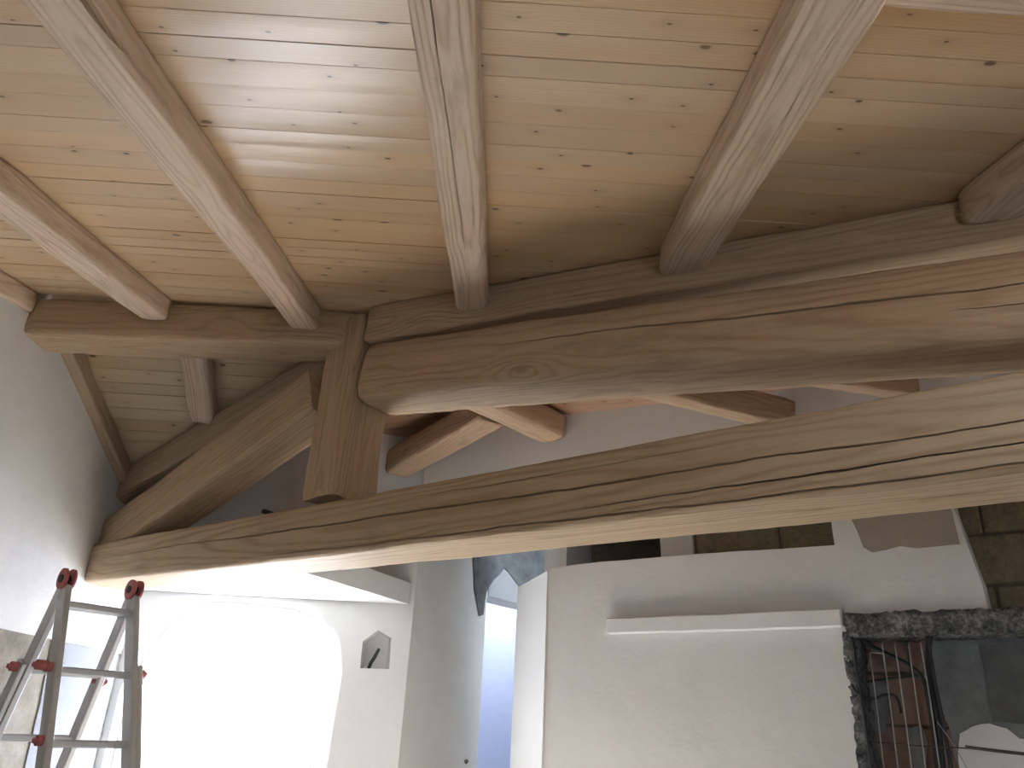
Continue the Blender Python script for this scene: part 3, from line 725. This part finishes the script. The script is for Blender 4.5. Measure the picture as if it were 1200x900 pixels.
timber('valley_beam', 'slim beam above the lower left truss rafter with boards over it', (-0.98, 4.10, 3.475), (-2.76, 5.50, 2.99), 0.16, 0.20, M_DARKB, e=12, rough=0.0035, seed=7, clampf=wallclip)

# ------------------------------------------------------------------ RAFTERS over the camera
def hipy(x): return (2.6717-0.557*x)/0.8305
def rafter(x0, x1, y1, w, d, lab, seed, w1=None, cracks=(), y0=-1.9, e=6.5, rough=0.0055):
    zc = lambda y: p1z(y)-d/2+0.004
    return timber('rafter', lab, (x0, y0, zc(y0)), (x1, y1, zc(y1)), w, d, M_RAFT, cat='rafter', group='exposed rafters under the boarded slope', up=(0, -SL, 1), e=e, w1=w1, rough=rough, seed=seed, cracks=cracks, seg=0.04)
rafter(-2.70, -2.705, 3.83, 0.17, 0.13, 'pale rafter lying against the left wall under the boards', 20)
rafter(-1.985, -1.955, 3.83, 0.21, 0.135, 'pale rafter ending on the ridge beam, second from the left wall', 21, w1=0.155)
rafter(-1.13, -1.115, 3.83, 0.16, 0.135, 'pale rafter with a dark gouge, ending on the ridge beam next to the king post', 22, w1=0.15,
       cracks=((2.86, 2.80, 0.52, 0.600, 0.026, 0.04), (2.45, 2.5, 0.72, 0.98, 0.002, 0.02)))
rafter(-0.225, -0.172, hipy(-0.172)+0.02, 0.185, 0.135, 'pale rafter with one long dark split, on the hip beam nearest the king post', 23, w1=0.16, e=6,
       cracks=((3.72, 3.50, 0.40, 0.875, 0.0036, 0.045), (0.4, 0.5, 0.7, 0.95, 0.003, 0.02)))
rafter(0.665, 0.725, hipy(0.725)+0.02, 0.165, 0.135, 'pale broad rafter with cathedral grain, ending halfway along the hip beam', 24, w1=0.19, e=7,
       cracks=((3.42, 3.36, 0.64, 0.82, 0.002, 0.02),))
rafter(1.60, 1.635, hipy(1.635)+0.02, 0.17, 0.135, 'short visible rafter end at the right edge of the photo on the hip beam', 25, y0=-1.9)
# skylight head between two rafters
timber('skylight_head', 'pale sunlit crosspiece of the roof light between two rafters, top right', (1.515, 1.225, p1z(1.225)-0.012), (0.752, 1.215, p1z(1.215)-0.012), 0.075, 0.07, M_RAFT, cat='trimmer', up=(0, -SL, 1), e=9, rough=0.004, seed=30)

# ------------------------------------------------------------------ TIMBERS of the slopes behind
def z2(y): return 3.63-S2*(y-4.216)
timber('wall_rafter', 'thin rafter along the left wall falling away behind the ridge beam', (-2.62, 4.10, z2(4.10)-0.062), (-2.62, 5.36, z2(5.36)-0.062), 0.09, 0.115, M_DARKB, cat='rafter', up=(0, S2, 1), e=8, seed=31)
timber('jack_rafter', 'short stub rafter between the ridge beam and the slim beam behind it', (-1.835, 4.10, z2(4.10)-0.066), (-1.925, 4.72, z2(4.72)-0.066), 0.155, 0.125, M_RAFT, cat='rafter', up=(0, S2, 1), e=5, seed=32)
timber('back_rafter', 'broad reddish beam seen right of the king post sloping down to the back wall', (-0.05, 4.74, 3.518), (-0.80, 5.90, 3.47), 0.21, 0.20, M_RED, cat='rafter', e=6, seed=33)
timber('joist', 'short thick log joist with bright underside and blunt end right of the king post', (0.375, 4.955, 3.49), (-0.50, 4.12, 3.51), 0.22, 0.19, M_RED, cat='joist', e=4, seed=34)
timber('joist', 'reddish joist with a narrow bright lower edge above the middle of the tie beam', (1.60, 3.925, 3.245), (0.34, 3.43, 3.27), 0.12, 0.165, M_RED, cat='joist', e=8, seed=35)
timber('joist', 'farthest right reddish joist showing just over the tie beam beside the chimney breast', (2.30, 3.62, 3.305), (1.0, 3.42, 3.34), 0.11, 0.13, M_RED, cat='joist', e=8, seed=36)

# ------------------------------------------------------------------ LADDER
la_ = Vector((-1.909, 3.593, 2.09)); sd = Vector((0.766, -0.643, 0)); dr = Vector((0.643, 0.766, 0)); LW = 0.315; kk = 0.40
lad = empty('step_ladder', (la_.x+0.1, la_.y+0.12, 0), 'grey aluminium folding ladder with red hinges, standing open against the left wall', 'ladder')
def legpt(side, end, z, wide=0.0): 
    t = la_.z-z
    return la_ + dr*(LW*end) + sd*(side*kk*t) + Vector((0, 0, -t)) + dr*((end-0.5)*2*(0.02*t+wide))
for side in (1, -1):
    for end in (0, 1):
        bm = bmesh.new(); bar_bm(bm, legpt(side, end, 2.07), legpt(side, end, 0.03), 0, sq=(0.028, 0.076), up=tuple(sd), bev=0.004)
        st = bm_done(bm, 'stile', M_ALU, lad)
        bm = bmesh.new(); bar_bm(bm, legpt(side, end, 0.05), legpt(side, end, 0.0), 0, sq=(0.034, 0.07), up=tuple(sd), bev=0.004)
        bm_done(bm, 'foot', M_CABLE, st)
        # outer sliding section, lower part
        bm = bmesh.new(); bar_bm(bm, legpt(side, end, 1.76, 0.027), legpt(side, end, 0.3, 0.027), 0, sq=(0.022, 0.07), up=tuple(sd), bev=0.004)
        if side == 1 and end == 1 or side == -1 and end == 0: bm_done(bm, 'outer_stile', M_ALU, lad)
        else: bm.free()
    for k in range(7):
        z = 2.0-k*0.275
        bm = bmesh.new(); bar_bm(bm, legpt(side, 0, z), legpt(side, 1, z), 0, sq=(0.034, 0.03), up=(0, 0, 1), bev=0.006)
        bm_done(bm, 'rung', M_ALU, lad)
for end in (0, 1):
    c = la_+dr*(LW*end)
    bm = bmesh.new()
    for off in (-0.018, 0.018): bar_bm(bm, c+dr*(off-0.006)+Vector((0, 0, 0.02)), c+dr*(off+0.006)+Vector((0, 0, 0.02)), 0.047, 18)
    hg = bm_done(bm, 'hinge', M_PRED, lad)
    bm = bmesh.new(); bar_bm(bm, c-dr*0.03+Vector((0, 0, 0.02)), c+dr*0.03+Vector((0, 0, 0.02)), 0.018, 12); bm_done(bm, 'hinge_pin', M_CABLE, hg)
    bm = bmesh.new(); box_bm(bm, (-0.012, -0.02, -0.07), (0.012, 0.02, 0.0), 0.003, Matrix.Translation(c)); bm_done(bm, 'hinge_plate', M_ALU, hg)
def knob(p, r=0.02, axis=None):
    bm = bmesh.new(); ax = axis or dr
    bar_bm(bm, p-ax*0.022, p+ax*0.022, r, 12); bar_bm(bm, p-ax*0.034, p+ax*0.034, r*0.55, 10)
    bm_done(bm, 'lock_knob', M_PRED, lad)
for p in (legpt(1, 0, 1.735, 0.02), legpt(1, 1, 1.735, 0.035), legpt(-1, 0, 1.735, 0.045), legpt(-1, 1, 1.70, 0.01), legpt(1, 0, 1.46, 0.015), legpt(1, 0, 1.19, 0.015), legpt(-1, 0, 1.46, 0.045), legpt(1, 0, 1.74, 0.055)): knob(p)
